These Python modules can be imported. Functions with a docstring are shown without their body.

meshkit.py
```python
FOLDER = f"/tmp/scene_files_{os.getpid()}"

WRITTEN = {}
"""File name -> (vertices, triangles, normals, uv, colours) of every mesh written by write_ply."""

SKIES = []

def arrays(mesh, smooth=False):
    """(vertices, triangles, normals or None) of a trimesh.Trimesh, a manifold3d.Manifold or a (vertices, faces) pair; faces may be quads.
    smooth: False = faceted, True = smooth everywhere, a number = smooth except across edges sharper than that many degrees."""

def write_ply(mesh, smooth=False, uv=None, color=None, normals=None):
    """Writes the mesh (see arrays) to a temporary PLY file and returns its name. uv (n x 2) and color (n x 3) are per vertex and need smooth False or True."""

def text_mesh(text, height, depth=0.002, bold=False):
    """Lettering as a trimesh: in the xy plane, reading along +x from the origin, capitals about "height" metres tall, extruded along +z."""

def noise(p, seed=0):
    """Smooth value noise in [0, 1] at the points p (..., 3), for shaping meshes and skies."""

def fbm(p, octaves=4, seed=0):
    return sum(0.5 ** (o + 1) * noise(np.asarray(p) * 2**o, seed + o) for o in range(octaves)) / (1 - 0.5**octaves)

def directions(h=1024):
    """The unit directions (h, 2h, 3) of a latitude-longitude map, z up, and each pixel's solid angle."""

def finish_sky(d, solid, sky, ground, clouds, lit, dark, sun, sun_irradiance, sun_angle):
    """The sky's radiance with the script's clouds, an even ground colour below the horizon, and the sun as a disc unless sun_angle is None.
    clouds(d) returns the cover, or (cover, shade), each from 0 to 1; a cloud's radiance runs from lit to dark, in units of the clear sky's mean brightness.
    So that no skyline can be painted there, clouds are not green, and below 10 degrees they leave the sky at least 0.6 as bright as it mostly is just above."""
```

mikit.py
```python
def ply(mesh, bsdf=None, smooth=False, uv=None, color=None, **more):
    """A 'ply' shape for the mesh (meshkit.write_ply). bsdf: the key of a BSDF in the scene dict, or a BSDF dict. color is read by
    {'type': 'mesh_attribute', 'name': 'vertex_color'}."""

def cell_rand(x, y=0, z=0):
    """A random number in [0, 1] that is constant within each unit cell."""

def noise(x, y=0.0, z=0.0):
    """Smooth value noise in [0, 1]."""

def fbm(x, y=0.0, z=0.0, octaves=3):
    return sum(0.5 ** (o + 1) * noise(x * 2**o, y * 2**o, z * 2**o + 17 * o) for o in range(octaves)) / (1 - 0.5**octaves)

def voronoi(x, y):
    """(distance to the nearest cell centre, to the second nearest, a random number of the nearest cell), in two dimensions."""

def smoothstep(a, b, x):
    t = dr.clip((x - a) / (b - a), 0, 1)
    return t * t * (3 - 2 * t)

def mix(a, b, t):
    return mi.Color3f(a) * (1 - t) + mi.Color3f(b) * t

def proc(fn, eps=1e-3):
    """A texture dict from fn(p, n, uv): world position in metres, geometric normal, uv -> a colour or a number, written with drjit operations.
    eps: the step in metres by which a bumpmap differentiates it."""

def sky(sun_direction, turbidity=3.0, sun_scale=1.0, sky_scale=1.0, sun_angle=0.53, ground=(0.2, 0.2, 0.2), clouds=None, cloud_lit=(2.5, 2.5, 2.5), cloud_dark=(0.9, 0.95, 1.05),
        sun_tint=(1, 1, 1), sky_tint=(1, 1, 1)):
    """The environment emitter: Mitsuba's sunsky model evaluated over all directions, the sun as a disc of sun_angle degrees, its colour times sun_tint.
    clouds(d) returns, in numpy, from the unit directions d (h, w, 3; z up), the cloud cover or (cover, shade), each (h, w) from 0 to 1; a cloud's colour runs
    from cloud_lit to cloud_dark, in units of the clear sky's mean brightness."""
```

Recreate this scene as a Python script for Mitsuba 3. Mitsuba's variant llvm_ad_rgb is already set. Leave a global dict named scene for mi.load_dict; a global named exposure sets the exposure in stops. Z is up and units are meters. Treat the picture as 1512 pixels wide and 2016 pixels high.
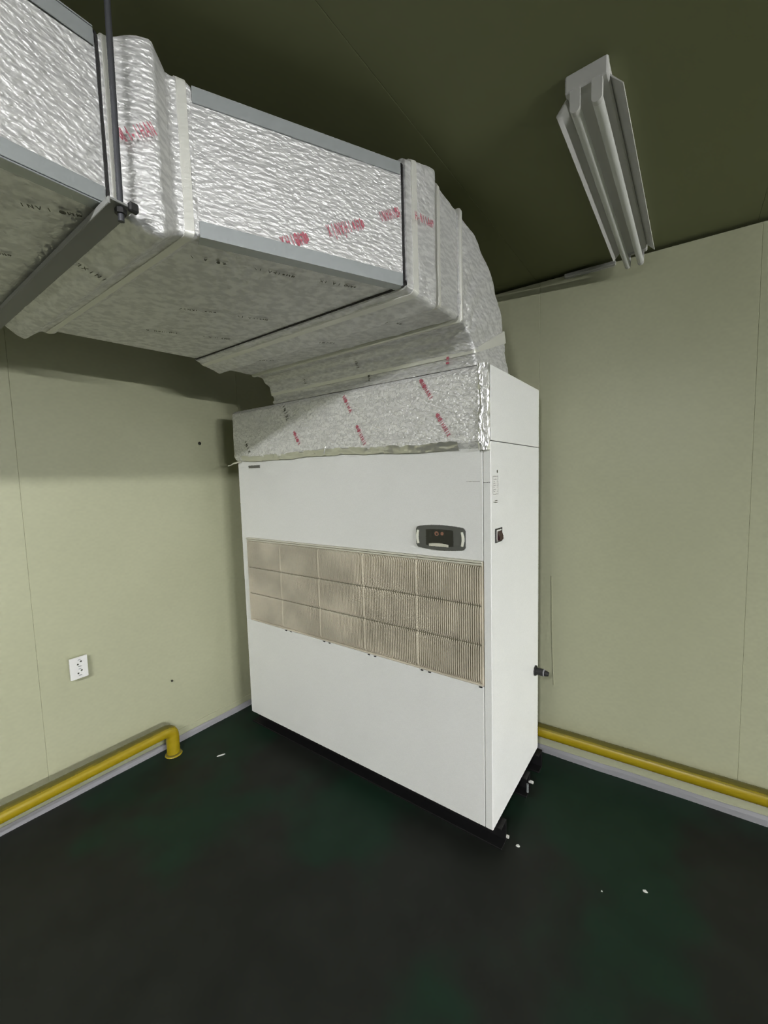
import math
import numpy as np
import trimesh
import drjit as dr
import mitsuba as mi
import mikit
import meshkit
from shapely.geometry import LineString, Point, Polygon, box as sbox
from shapely.ops import unary_union

T = mi.ScalarTransform4f
rng = np.random.default_rng(7)
scene, labels = {'type': 'scene'}, {}

# ---------------------------------------------------------------- camera, light, exposure
CAM = np.array([0.6200764, -1.57172642, 1.62342584])
FWD = np.array([-0.58758014, 0.80494359, -0.08255545])
UP = np.array([-0.0267789, 0.08262531, 0.99622083])
scene['camera'] = {
    'type': 'perspective', 'fov': 85.832, 'fov_axis': 'x', 'near_clip': 0.02, 'far_clip': 60.0,
    'to_world': T().look_at(origin=CAM.tolist(), target=(CAM + FWD).tolist(), up=UP.tolist()),
}
exposure = -0.12
TUBE_RADIANCE = 670.0          # of the lit tubes right behind the camera
FAR_TUBE_RADIANCE = 1450.0      # of the lit lamps hung further off in the room
LIT_TINT = np.array([1.0, 1.0, 0.995])
CEIL = 2.664
NEAR_LAMPS = [(0.76, -3.9, CEIL)]
FAR_LAMPS = [(6.9, -3.65, 2.27), (6.9, -2.25, 2.27)]


# ---------------------------------------------------------------- helpers
def numbered(key):
    if key not in scene and key not in labels and not any(k.startswith(key + '__') for k in scene):
        return key
    i = 1
    while True:
        k = '%s_%03d' % (key, i)
        if k not in scene and k not in labels and not any(q.startswith(k + '__') for q in scene):
            return k
        i += 1


def obj(name, mesh, mat, parent=None, smooth=False, to_world=None, label=None, kind=None, **more):
    key = numbered(name if parent is None else parent + '__' + name)
    d = dict(mesh) if isinstance(mesh, dict) else mikit.ply(mesh, mat, smooth=smooth)
    if isinstance(mesh, dict) and mat is not None:
        d['bsdf'] = {'type': 'ref', 'id': mat}
    if to_world is not None:
        d['to_world'] = to_world
    d.update(more)
    scene[key] = d
    e = {}
    if label:
        e['label'] = label
    if kind:
        e['kind'] = kind
    if e:
        labels[key] = e
    return key


def thing(name, label, cat, group=None):
    key = numbered(name)
    labels[key] = {'label': label, 'category': cat}
    if group:
        labels[key]['group'] = group
    return key


def tag(key, label=None, cat=None, group=None, kind=None):
    e = labels.setdefault(key, {})
    for k, v in (('label', label), ('category', cat), ('group', group), ('kind', kind)):
        if v:
            e[k] = v
    return key


def cat(ms):
    return trimesh.util.concatenate(ms)


def cham(x0, x1, y0, y1, z0, z1, c=0.002):
    """A box with chamfered edges."""
    c = min(c, 0.45 * min(x1 - x0, y1 - y0, z1 - z0))
    pts = []
    for sx in (0, 1):
        for sy in (0, 1):
            for sz in (0, 1):
                x, y, z = (x0, x1)[sx], (y0, y1)[sy], (z0, z1)[sz]
                dx, dy, dz = c * (1 - 2 * sx), c * (1 - 2 * sy), c * (1 - 2 * sz)
                pts += [(x, y + dy, z + dz), (x + dx, y, z + dz), (x + dx, y + dy, z)]
    return trimesh.convex.convex_hull(np.array(pts))


def cylinder(p0, p1, r, n=24):
    return trimesh.creation.cylinder(radius=r, segment=np.array([p0, p1], float), sections=n)


def obox(a, b, d1, w1, d2, w2):
    """A straight bar from a to b, reaching w1 along d1 and w2 along d2."""
    a, b = np.array(a, float), np.array(b, float)
    d1, d2 = np.array(d1, float) * w1, np.array(d2, float) * w2
    return trimesh.convex.convex_hull(np.array([q + i * d1 + j * d2 for q in (a, b) for i in (0, 1) for j in (0, 1)]))


def tube(path, r, n=20, cap=True):
    """A round tube along a path of points."""
    P = np.array(path, float)
    t = np.gradient(P, axis=0)
    t /= np.linalg.norm(t, axis=1, keepdims=True)
    ref = np.array([0.3, 0.2, 0.93])
    u = np.cross(t[0], ref)
    u /= np.linalg.norm(u)
    rings = []
    for i in range(len(P)):
        u = u - t[i] * (u @ t[i])
        u /= np.linalg.norm(u)
        v = np.cross(t[i], u)
        a = np.linspace(0, 2 * np.pi, n, endpoint=False)
        rr = r[i] if np.ndim(r) else r
        rings.append(P[i] + rr * (np.cos(a)[:, None] * u + np.sin(a)[:, None] * v))
    return skin(np.array(rings), cap)


def skin(R, cap=True):
    """Closed rings (m, n, 3) joined into a mesh."""
    m, n = R.shape[:2]
    v = R.reshape(-1, 3)
    i, j = np.meshgrid(np.arange(m - 1), np.arange(n), indexing='ij')
    a, b = i * n + j, i * n + (j + 1) % n
    f = [np.stack([a, b, b + n], -1).reshape(-1, 3), np.stack([a, b + n, a + n], -1).reshape(-1, 3)]
    if cap:
        k = np.arange(n)
        v = np.vstack([v, R[0].mean(0), R[-1].mean(0)])
        c0, c1 = m * n, m * n + 1
        f.append(np.stack([np.full(n, c0), (k + 1) % n, k], -1))
        f.append(np.stack([np.full(n, c1), (m - 1) * n + k, (m - 1) * n + (k + 1) % n], -1))
    t = trimesh.Trimesh(v, np.vstack(f), process=False)
    if t.volume < 0:
        t.invert()
    return t


def ring2d(x0, x1, h, r, step):
    """A rounded rectangle from (x0, 0) to (x1, h), evenly sampled, as (n, 2); the count depends only on step, the size and r."""
    pts = []
    nx, nh, nc = max(2, int((x1 - x0) / step)), max(2, int(h / step)), 4
    def side(a, b, n):
        for k in range(n):
            pts.append(np.array(a) + (np.array(b) - np.array(a)) * k / n)
    def corner(cx, cy, a0):
        for k in range(nc):
            a = a0 + np.pi / 2 * k / nc
            pts.append((cx + r * np.cos(a), cy + r * np.sin(a)))
    side((x0 + r, 0), (x1 - r, 0), nx)
    corner(x1 - r, r, -np.pi / 2)
    side((x1, r), (x1, h - r), nh)
    corner(x1 - r, h - r, 0)
    side((x1 - r, h), (x0 + r, h), nx)
    corner(x0 + r, h - r, np.pi / 2)
    side((x0, h - r), (x0, r), nh)
    corner(x0 + r, r, np.pi)
    return np.array(pts)


def loft(stations, r=0.012, step=0.02, ds=0.02, amp=0.0, freq=14.0, seed=0, cap=True, extra=None):
    """A rectangular duct through stations (xL, xR, (yi, zi), (yo, zo)), its skin displaced by noise of height amp."""
    S = [np.array([s[0], s[1], *s[2], *s[3]], float) for s in stations]
    D = [S[0]]
    for a, b in zip(S[:-1], S[1:]):
        d = max(np.linalg.norm(b[2:4] - a[2:4]), np.linalg.norm(b[4:6] - a[4:6]), np.abs(b[:2] - a[:2]).max())
        n = max(1, int(math.ceil(d / ds)))
        D += [a + (b - a) * (k + 1) / n for k in range(n)]
    base = None
    rings = []
    for s in D:
        inner, outer = s[2:4], s[4:6]
        h = np.linalg.norm(outer - inner)
        d = (outer - inner) / h
        if base is None:
            ref = (S[0][0], S[0][1], np.linalg.norm(S[0][4:6] - S[0][2:4]))
            base = ring2d(0, ref[1] - ref[0], ref[2], r, step)
        q = base.copy()
        w0, h0 = ref[1] - ref[0], ref[2]
        w = s[1] - s[0]
        # stretch the flat sides only, keep the corners round
        qx = np.where(q[:, 0] < r, q[:, 0], np.where(q[:, 0] > w0 - r, q[:, 0] - w0 + w, r + (q[:, 0] - r) * (w - 2 * r) / (w0 - 2 * r)))
        qt = np.where(q[:, 1] < r, q[:, 1], np.where(q[:, 1] > h0 - r, q[:, 1] - h0 + h, r + (q[:, 1] - r) * (h - 2 * r) / (h0 - 2 * r)))
        rings.append(np.stack([s[0] + qx, inner[0] + d[0] * qt, inner[1] + d[1] * qt], -1))
    m = skin(np.array(rings), cap)
    if amp or extra:
        n = m.vertex_normals
        v = np.array(m.vertices)
        off = amp * 2 * (meshkit.fbm(v * freq, 4, seed) - 0.5) if amp else 0
        if extra:
            off = off + extra(v, n)
        m.vertices = v + n * np.reshape(off, (-1, 1))
    return m


def frame_matrix(o, u, v):
    u, v = np.array(u, float), np.array(v, float)
    u /= np.linalg.norm(u)
    v = v - u * (u @ v)
    v /= np.linalg.norm(v)
    m = np.eye(4)
    m[:3, 0], m[:3, 1], m[:3, 2], m[:3, 3] = u, v, np.cross(u, v), o
    return m


def placed(mesh, o, u, v):
    m = mesh.copy()
    m.apply_transform(frame_matrix(o, u, v))
    return m


def extrude(poly, h):
    gs = getattr(poly, 'geoms', [poly])
    return cat([trimesh.creation.extrude_polygon(g, h, engine='earcut') for g in gs])


# ---------------------------------------------------------------- materials
def bsdf(name, d, two=True):
    scene[name] = {'type': 'twosided', 'bsdf': d} if two else d
    return name


def rgb(*c):
    return {'type': 'rgb', 'value': list(c)}


def pr(name, color, rough=0.5, metal=0.0, spec=0.5, bump=None, **more):
    c = color if isinstance(color, dict) else rgb(*color)
    d = {'type': 'principled', 'base_color': c, 'roughness': rough, 'metallic': metal, 'specular': spec, **more}
    if bump is not None:
        fn, scale, eps = bump
        d = {'type': 'bumpmap', 'arbitrary': mikit.proc(fn, eps), 'scale': scale, 'bsdf': d}
    return bsdf(name, d)


def floor_color(p, n, uv):
    a = mikit.fbm(p.x * 1.7 + 3.1, p.y * 1.7 + 8.2, 0.0, 4)
    b = mikit.fbm(p.x * 9.0, p.y * 9.0, 4.0, 3)
    def spot(x, y, r):
        return dr.exp(-(dr.square(p.x - x) + dr.square(p.y - y)) / (r * r))
    g = mikit.smoothstep(0.50, 0.74, a + 0.22 * (b - 0.5) + 0.30 * (spot(-0.55, -0.22, 0.30) + spot(0.33, 0.33, 0.28) + spot(0.05, -0.55, 0.30)))
    grey = mikit.mix((0.0080, 0.0095, 0.0080), (0.0145, 0.0165, 0.0140), b)
    return mikit.mix(grey, mikit.mix((0.0045, 0.0160, 0.0092), (0.0075, 0.0225, 0.0135), b), g)


def wall_color(p, n, uv):
    a = mikit.fbm(p.x * 2.0 + p.y * 1.3, p.z * 1.6, 2.0, 3)
    b = mikit.noise(p.x * 90 + p.y * 70, p.y * 40, p.z * 90)
    return mikit.mix((0.385, 0.393, 0.266), (0.425, 0.431, 0.298), a) * (0.97 + 0.06 * b)


def ceiling_color(p, n, uv):
    a = mikit.fbm(p.x * 1.6, p.y * 1.4, 2.0, 3)
    return mikit.mix((0.148, 0.160, 0.082), (0.174, 0.185, 0.098), a)


def white_color(p, n, uv):
    a = mikit.fbm(p.x * 3.0, p.y * 3.0, p.z * 2.2, 3)
    b = mikit.noise(p.x * 260, p.y * 260, p.z * 260)
    return mikit.mix((0.735, 0.742, 0.725), (0.775, 0.780, 0.765), a) * (0.975 + 0.05 * b)


def filter_color(p, n, uv):
    a = mikit.fbm(p.x * 5.0, p.z * 5.5, 1.0, 4)
    return mikit.mix((0.49, 0.448, 0.355), (0.63, 0.578, 0.465), mikit.smoothstep(0.25, 0.75, a))


def crinkle(p, n, uv):
    # fine woven ribs along the sheet, crossed by crumples
    a = mikit.fbm(p.x * 75 + 5, p.y * 75, p.z * 170, 3)
    b = mikit.fbm(p.x * 130, p.y * 130 + 3, p.z * 120, 3)
    return 0.6 * a + 0.4 * b


def foil_color(p, n, uv):
    a = mikit.fbm(p.x * 55, p.y * 55, p.z * 120, 3)
    return mikit.mix((0.52, 0.52, 0.515), (0.68, 0.68, 0.67), mikit.smoothstep(0.25, 0.75, a))


def blanket_color(p, n, uv):
    # squiggly creases pressed into the foil
    a = mikit.fbm(p.x * 70, p.y * 70, p.z * 75, 2)
    b = mikit.fbm(p.x * 14, p.y * 14, p.z * 40 + 3, 3)
    c = mikit.smoothstep(0.0, 0.13, dr.abs(a - 0.5))
    return mikit.mix((0.70, 0.70, 0.695), (0.96, 0.96, 0.95), c * (0.55 + 0.45 * mikit.smoothstep(0.3, 0.6, b)))


def pipe_color(p, n, uv):
    # yellow paint, dirt settled on the upper side, scuffed
    a = mikit.fbm(p.x * 22, p.y * 22, p.z * 40, 3)
    dirt = mikit.smoothstep(0.50, 0.92, n.z + 0.3 * (a - 0.5))
    base = mikit.mix((0.275, 0.198, 0.004), (0.345, 0.262, 0.010), a)
    return mikit.mix(base, (0.075, 0.070, 0.018), dirt * 0.9)


pr('mat_wall', mikit.proc(wall_color), 0.42, spec=0.35)
pr('mat_far_wall', (0.07, 0.075, 0.07), 0.7)
pr('mat_wall_backing', (0.12, 0.12, 0.09), 0.7)
pr('mat_ceiling', mikit.proc(ceiling_color), 0.6, spec=0.2)
pr('mat_floor', mikit.proc(floor_color), 0.58, spec=0.22)
pr('mat_white', mikit.proc(white_color), 0.42, spec=0.45)
pr('mat_white_plain', (0.74, 0.74, 0.72), 0.45)
pr('mat_dark', (0.012, 0.012, 0.012), 0.6)
pr('mat_beam', (0.007, 0.007, 0.0075), 0.5, spec=0.3)
pr('mat_cream', (0.58, 0.57, 0.48), 0.45)
pr('mat_filter', mikit.proc(filter_color), 0.6, spec=0.3)
pr('mat_crease', (0.14, 0.128, 0.092), 0.7, spec=0.2)
pr('mat_hanger_bar', (0.24, 0.245, 0.235), 0.6, spec=0.2)
pr('mat_crumpled_tape', (0.70, 0.70, 0.65), 0.34, metal=0.75)
pr('mat_filter_back', (0.15, 0.137, 0.10), 0.7, spec=0.2)
pr('mat_foil', mikit.proc(foil_color), 0.44, metal=0.42, bump=(crinkle, 0.0065, 1.2e-3))
pr('mat_foil_blanket', mikit.proc(blanket_color), 0.42, metal=0.38, bump=(crinkle, 0.0085, 1.2e-3))
pr('mat_tape', (0.66, 0.66, 0.61), 0.42, metal=0.35)
pr('mat_shiny_tape', (0.90, 0.90, 0.88), 0.22, metal=0.85)
pr('mat_galv', (0.36, 0.385, 0.39), 0.42, metal=0.45)
pr('mat_steel_dark', (0.060, 0.062, 0.070), 0.5, metal=0.4)
pr('mat_baseboard', (0.26, 0.26, 0.275), 0.5)
pr('mat_pipe', mikit.proc(pipe_color), 0.38, spec=0.45)
pr('mat_red_ink', (0.43, 0.115, 0.15), 0.6, spec=0.2)
pr('mat_grey_ink', (0.075, 0.075, 0.055), 0.6, spec=0.2)
pr('mat_faint_ink', (0.36, 0.36, 0.345), 0.6, spec=0.2)
pr('mat_bezel', (0.085, 0.088, 0.082), 0.35)
pr('mat_window', (0.006, 0.006, 0.007), 0.12)
pr('mat_chrome', (0.85, 0.85, 0.80), 0.25, metal=0.3)
pr('mat_digit', (0.26, 0.125, 0.085), 0.5)
pr('mat_switch_red', (0.028, 0.008, 0.009), 0.3)
pr('mat_plastic', (0.70, 0.70, 0.68), 0.4)
pr('mat_hole', (0.03, 0.03, 0.02), 0.8)
pr('mat_lamp_white', (0.46, 0.46, 0.44), 0.45)
pr('mat_tube', (0.52, 0.53, 0.51), 0.3)
pr('mat_chip', (0.62, 0.63, 0.60), 0.6)
pr('mat_nameplate', (0.16, 0.16, 0.15), 0.45, metal=0.3)

# ---------------------------------------------------------------- the setting: floor, walls, ceiling
X0, X1, Y0, Y1 = -1.915, 7.6, -6.0, 0.813
KL, KB = -0.0171, 0.0407      # the two walls are not quite square to the cabinet
tag(obj('floor', cham(X0 - 0.4, X1 + 0.3, Y0 - 0.3, Y1 + 0.8, -0.12, 0.0, 0.001), 'mat_floor'), kind='structure')


def wall_frame(o, d):
    """local x along the wall, local y out of the room behind it, z up"""
    d = np.array([d[0], d[1], 0.0])
    d /= np.linalg.norm(d)
    m = np.eye(4)
    m[:3, 0], m[:3, 1], m[:3, 2], m[:3, 3] = d, np.cross([0, 0, 1], d), [0, 0, 1], o
    return T(m)


def panel_wall(name, to_world, s0, s1, joints, top, gap=0.0004):
    tag(obj(name, cham(s0, s1, 0.045, 0.16, 0.0, CEIL + 0.10, 0.001), 'mat_wall_backing', to_world=to_world), kind='structure')
    edges = [s0] + [j for j in joints if s0 + 0.05 < j < s1 - 0.05] + [s1]
    for a, b in zip(edges[:-1], edges[1:]):
        obj('panel', cham(a + gap / 2, b - gap / 2, 0.0, 0.044, 0.0, top, 0.0011), 'mat_wall', name, to_world=to_world)


back = wall_frame([0.0, Y1, 0.0], (1, KB))
left = wall_frame([X0, 0.0, 0.0], (KL, -1) if False else (-KL, 1))
yc = Y1 + KB * X0
panel_wall('wall_back', back, X0 + 0.005, X1 + 0.1, [-0.04 + 0.896 * k for k in range(-2, 10)], CEIL - 0.017)
panel_wall('wall_left', left, Y0 - 0.1, yc + 0.0, [-1.0 + 1.2 * k for k in range(-5, 4)], CEIL - 0.006)
tag(obj('wall_right', cham(X1, X1 + 0.12, Y0 - 0.1, Y1 + 0.6, 0, CEIL + 0.1, 0.001), 'mat_far_wall'), kind='structure')
tag(obj('wall_front', cham(X0 + 0.0, X1, Y0 - 0.12, Y0, 0, CEIL + 0.1, 0.001), 'mat_far_wall'), kind='structure')
tag(obj('ceiling', cham(X0 - 0.3, X1 + 0.2, Y0 - 0.2, Y1 + 0.6, CEIL + 0.046, CEIL + 0.15, 0.001), 'mat_wall_backing'), kind='structure')
ce = [X0 - 0.2] + [-0.06 + 0.9 * k for k in range(-1, 9)] + [X1 + 0.15]
for a, b in zip(ce[:-1], ce[1:]):
    obj('panel', cham(a + 0.0002, b - 0.0002, Y0 - 0.15, Y1 + 0.5, CEIL, CEIL + 0.045, 0.0011), 'mat_ceiling', 'ceiling')
# narrow corner flashing under the ceiling, baseboards and the track above them
k = thing('cable_trunking', 'short pale cable trunking strip where the right hand wall meets the ceiling, beside the lamp', 'trunking')
obj('cover', cham(0.085, 0.318, -0.020, -0.0005, CEIL - 0.034, CEIL - 0.016, 0.003), 'mat_lamp_white', k, to_world=back)
obj('base', cham(0.088, 0.315, -0.0006, 0.0, CEIL - 0.036, CEIL - 0.014, 0.0002), 'mat_lamp_white', k, to_world=back)


def baseboard(name, tw, s0, s1, h, seed):
    n = int((s1 - s0) / 0.04)
    s = np.linspace(s0, s1, n)
    w = 0.006 * meshkit.fbm(np.stack([s * 5, s * 0 + seed, s * 0], -1), 3)
    t = 0.008 + 0.010 * meshkit.fbm(np.stack([s * 4, s * 0 + seed + 9, s * 0], -1), 3)
    R = np.array([[(a, -b, 0.0), (a, -b * 0.75, h * 0.6 + c), (a, -0.004, h + c), (a, 0.0, h + c), (a, 0.0, 0.0)] for a, b, c in zip(s, t, w)])
    m = skin(R)
    return tag(obj(name, m, 'mat_baseboard', to_world=tw), kind='structure')


baseboard('baseboard_left', left, Y0, yc - 0.01, 0.030, 1)
baseboard('baseboard_back', back, X0 + 0.01, X1, 0.038, 2)
tag(obj('trim_2', cham(Y0, yc - 0.01, -0.005, 0.0, 0.040, 0.076, 0.002), 'mat_wall', to_world=left), kind='structure')
tag(obj('trim_3', cham(X0 + 0.01, X1, -0.004, 0.0, 0.048, 0.088, 0.002), 'mat_wall', to_world=back), kind='structure')
def hole(y, z, r):
    m = cylinder([X0 + KL * y - 0.004, y, z], [X0 + KL * y + 0.0012, y, z], r, 14)
    obj('drill_hole', m, 'mat_hole', 'wall_left', label='dark drill hole in the wall')


hole(-0.092, 1.876, 0.010)
hole(-0.373, 0.409, 0.006)
bead = [(0.02 + 0.012 * math.sin(2.2 * z) + 0.055 * max(0, 1 - z / 0.9) ** 2 * (z > 0.1), -0.002, z) for z in np.linspace(0.42, 1.05, 30)]
obj('sealant_bead', tube(bead, 0.0016, 8), 'mat_wall', 'wall_back', smooth=40, to_world=back, label='thin wavy bead of old sealant')

# ---------------------------------------------------------------- yellow bumper rails
PR = 0.036


def arc(c, a, b, r, n=8):
    """quarter bend around c, from direction a to direction b"""
    return [np.array(c) + r * (math.cos(t) * np.array(a) + math.sin(t) * np.array(b)) for t in np.linspace(0, math.pi / 2, n)]


k = thing('guard_rail', 'yellow steel bumper rail low along the left wall, its end bent down', 'guard rail', 'yellow bumper rails')
px = X0 + 0.085
path = [np.array([px - 0.012 + 0.0171 * 3.2, -4.6, 0.158]), np.array([px, -2.0, 0.158]), np.array([px, -0.50, 0.158])]
path += arc([px, -0.475, 0.115], (0, 0, 1), (0, 1, 0), 0.043)[0:]
path += [np.array([px, -0.432, 0.06]), np.array([px, -0.432, 0.004])]
obj('pipe', tube(path, PR, 22), 'mat_pipe', k, smooth=50)
obj('foot_weld', tube([(px, -0.432, 0.0), (px, -0.432, 0.006), (px, -0.432, 0.012)], [PR + 0.012, PR + 0.008, PR], 22), 'mat_pipe', k, smooth=50)
for y in (-2.2, -4.3):
    obj('post', tube([(px, y, 0.13), (px, y, 0.07), (px, y, 0.0)], PR * 0.9, 18), 'mat_pipe', k, smooth=50)
k = thing('guard_rail', 'yellow steel bumper rail low along the right hand wall, coming from behind the cabinet', 'guard rail', 'yellow bumper rails')
py = Y1 - 0.062
path = [np.array([-0.45, py - 0.45 * KB, 0.004]), np.array([-0.45, py - 0.45 * KB, 0.07])] + arc([-0.407, py - 0.4 * KB, 0.122], (-1, 0, 0), (0, 0, 1), 0.043)
path += [np.array([x, py + x * KB, 0.165]) for x in (-0.38, 0.0, 1.0, 3.4)]
obj('pipe', tube(path, PR, 22), 'mat_pipe', k, smooth=50)
for x in (1.6, 3.2):
    obj('post', tube([(x, py + x * KB, 0.13), (x, py + x * KB, 0.07), (x, py + x * KB, 0.0)], PR * 0.9, 18), 'mat_pipe', k, smooth=50)

# ---------------------------------------------------------------- wall outlet
k = thing('wall_outlet', 'white double socket outlet plate on the left wall above the yellow rail', 'outlet')
oy, oz = -0.845, 0.686
ox = X0 + KL * oy
of = (np.array([ox, oy, oz]), (0, -1, 0), (0, 0, 1))       # u to the left in the room as seen, v up
of = (np.array([ox, oy, oz]), (KL, 1, 0), (0, 0, 1))


def on_outlet(m):
    # local x right, y up, z out of the wall
    q = m.copy()
    q.apply_transform(frame_matrix(*of))
    return q


plate2 = sbox(-0.039, -0.056, 0.039, 0.056).buffer(-0.004).buffer(0.004)
holes = unary_union([Point(0.004, 0.0235).buffer(0.0195, 32), Point(0.004, -0.0235).buffer(0.0195, 32)])
pl = cat([extrude(plate2.difference(holes), 0.009), extrude(sbox(-0.039, -0.056, 0.039, 0.056), 0.004)])
bev = trimesh.convex.convex_hull(np.array([(sx * 0.039, sy * 0.056, 0.0) for sx in (-1, 1) for sy in (-1, 1)] + [(sx * 0.039, sy * 0.056, 0.005) for sx in (-1, 1) for sy in (-1, 1)]))
obj('plate', on_outlet(cat([pl, bev])), 'mat_plastic', k)
for s in (1, -1):
    well = cat([extrude(Point(0.004, s * 0.0235).buffer(0.0192, 32), 0.0055)])
    w = obj('socket', on_outlet(well), 'mat_plastic', k)
    for q in (-1, 1):
        m = trimesh.creation.cylinder(radius=0.0042, height=0.0022, sections=14)
        m.apply_translation([0.004 + q * 0.0075, s * 0.0235 + q * 0.006, 0.0058])
        obj('pin_hole', on_outlet(m), 'mat_hole', w)
    for e in (-1, 1):
        obj('ground_clip', on_outlet(cham(-0.002, 0.010, s * 0.0235 + e * 0.0165 - 0.0016, s * 0.0235 + e * 0.0165 + 0.0016, 0.005, 0.0085, 0.0004)), 'mat_galv', w)

# ---------------------------------------------------------------- stroke lettering (printed on the foil)
def glyphs():
    g = {}
    L = LineString
    def ring(x, y, rx, ry):
        a = np.linspace(0, 2 * np.pi, 17)
        return L(np.stack([x + rx * np.cos(a), y + ry * np.sin(a)], -1))
    g['e'] = [ring(.22, .5, .2, .26), L([(.46, .5), (.62, .5)]), L([(.62, .02), (.62, .98)]), L([(.86, 0), (.86, 1)])]
    g['n'] = [L([(.08, .95), (.08, .2), (.5, .2)]), L([(.46, .62), (.78, .62)]), L([(.78, 0), (.78, 1)])]
    g['o'] = [ring(.45, .5, .4, .46), ring(.45, .62, .16, .14), L([(.2, .34), (.7, .34)]), L([(.45, .34), (.45, .14)])]
    g['H'] = [L([(.1, 0), (.1, 1)]), L([(.7, 0), (.7, 1)]), L([(.1, .5), (.7, .5)])]
    g['A'] = [L([(.05, 0), (.4, 1), (.75, 0)]), L([(.2, .35), (.6, .35)])]
    g['N'] = [L([(.1, 0), (.1, 1), (.7, 0), (.7, 1)])]
    g['I'] = [L([(.4, 0), (.4, 1)])]
    g['L'] = [L([(.15, 1), (.15, 0), (.65, 0)])]
    g['X'] = [L([(.08, 0), (.7, 1)]), L([(.08, 1), (.7, 0)])]
    return g


GL = glyphs()


def lettering(word, height, width, weight=0.075, drop=0.0, seed=0):
    """A printed word as a thin mesh in the xy plane, reading along +x; drop leaves out some strokes where the ink has worn off."""
    r = np.random.default_rng(seed)
    parts, x = [], 0.0
    n = len(word)
    for ch in word:
        for ln in GL[ch]:
            if r.random() < drop:
                continue
            q = np.array(ln.coords) * [0.9, 1.0] + [x, 0]
            parts.append(LineString(q).buffer(weight * (1.15 if ch in 'eno' else 0.85), cap_style=2, quad_segs=2))
        x += 1.0
    P = unary_union(parts).simplify(0.01)
    m = extrude(P, 0.0006 / height)
    m.apply_scale([width / n, height, height])
    return m


WORD = 'enoIHANIX'

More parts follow.
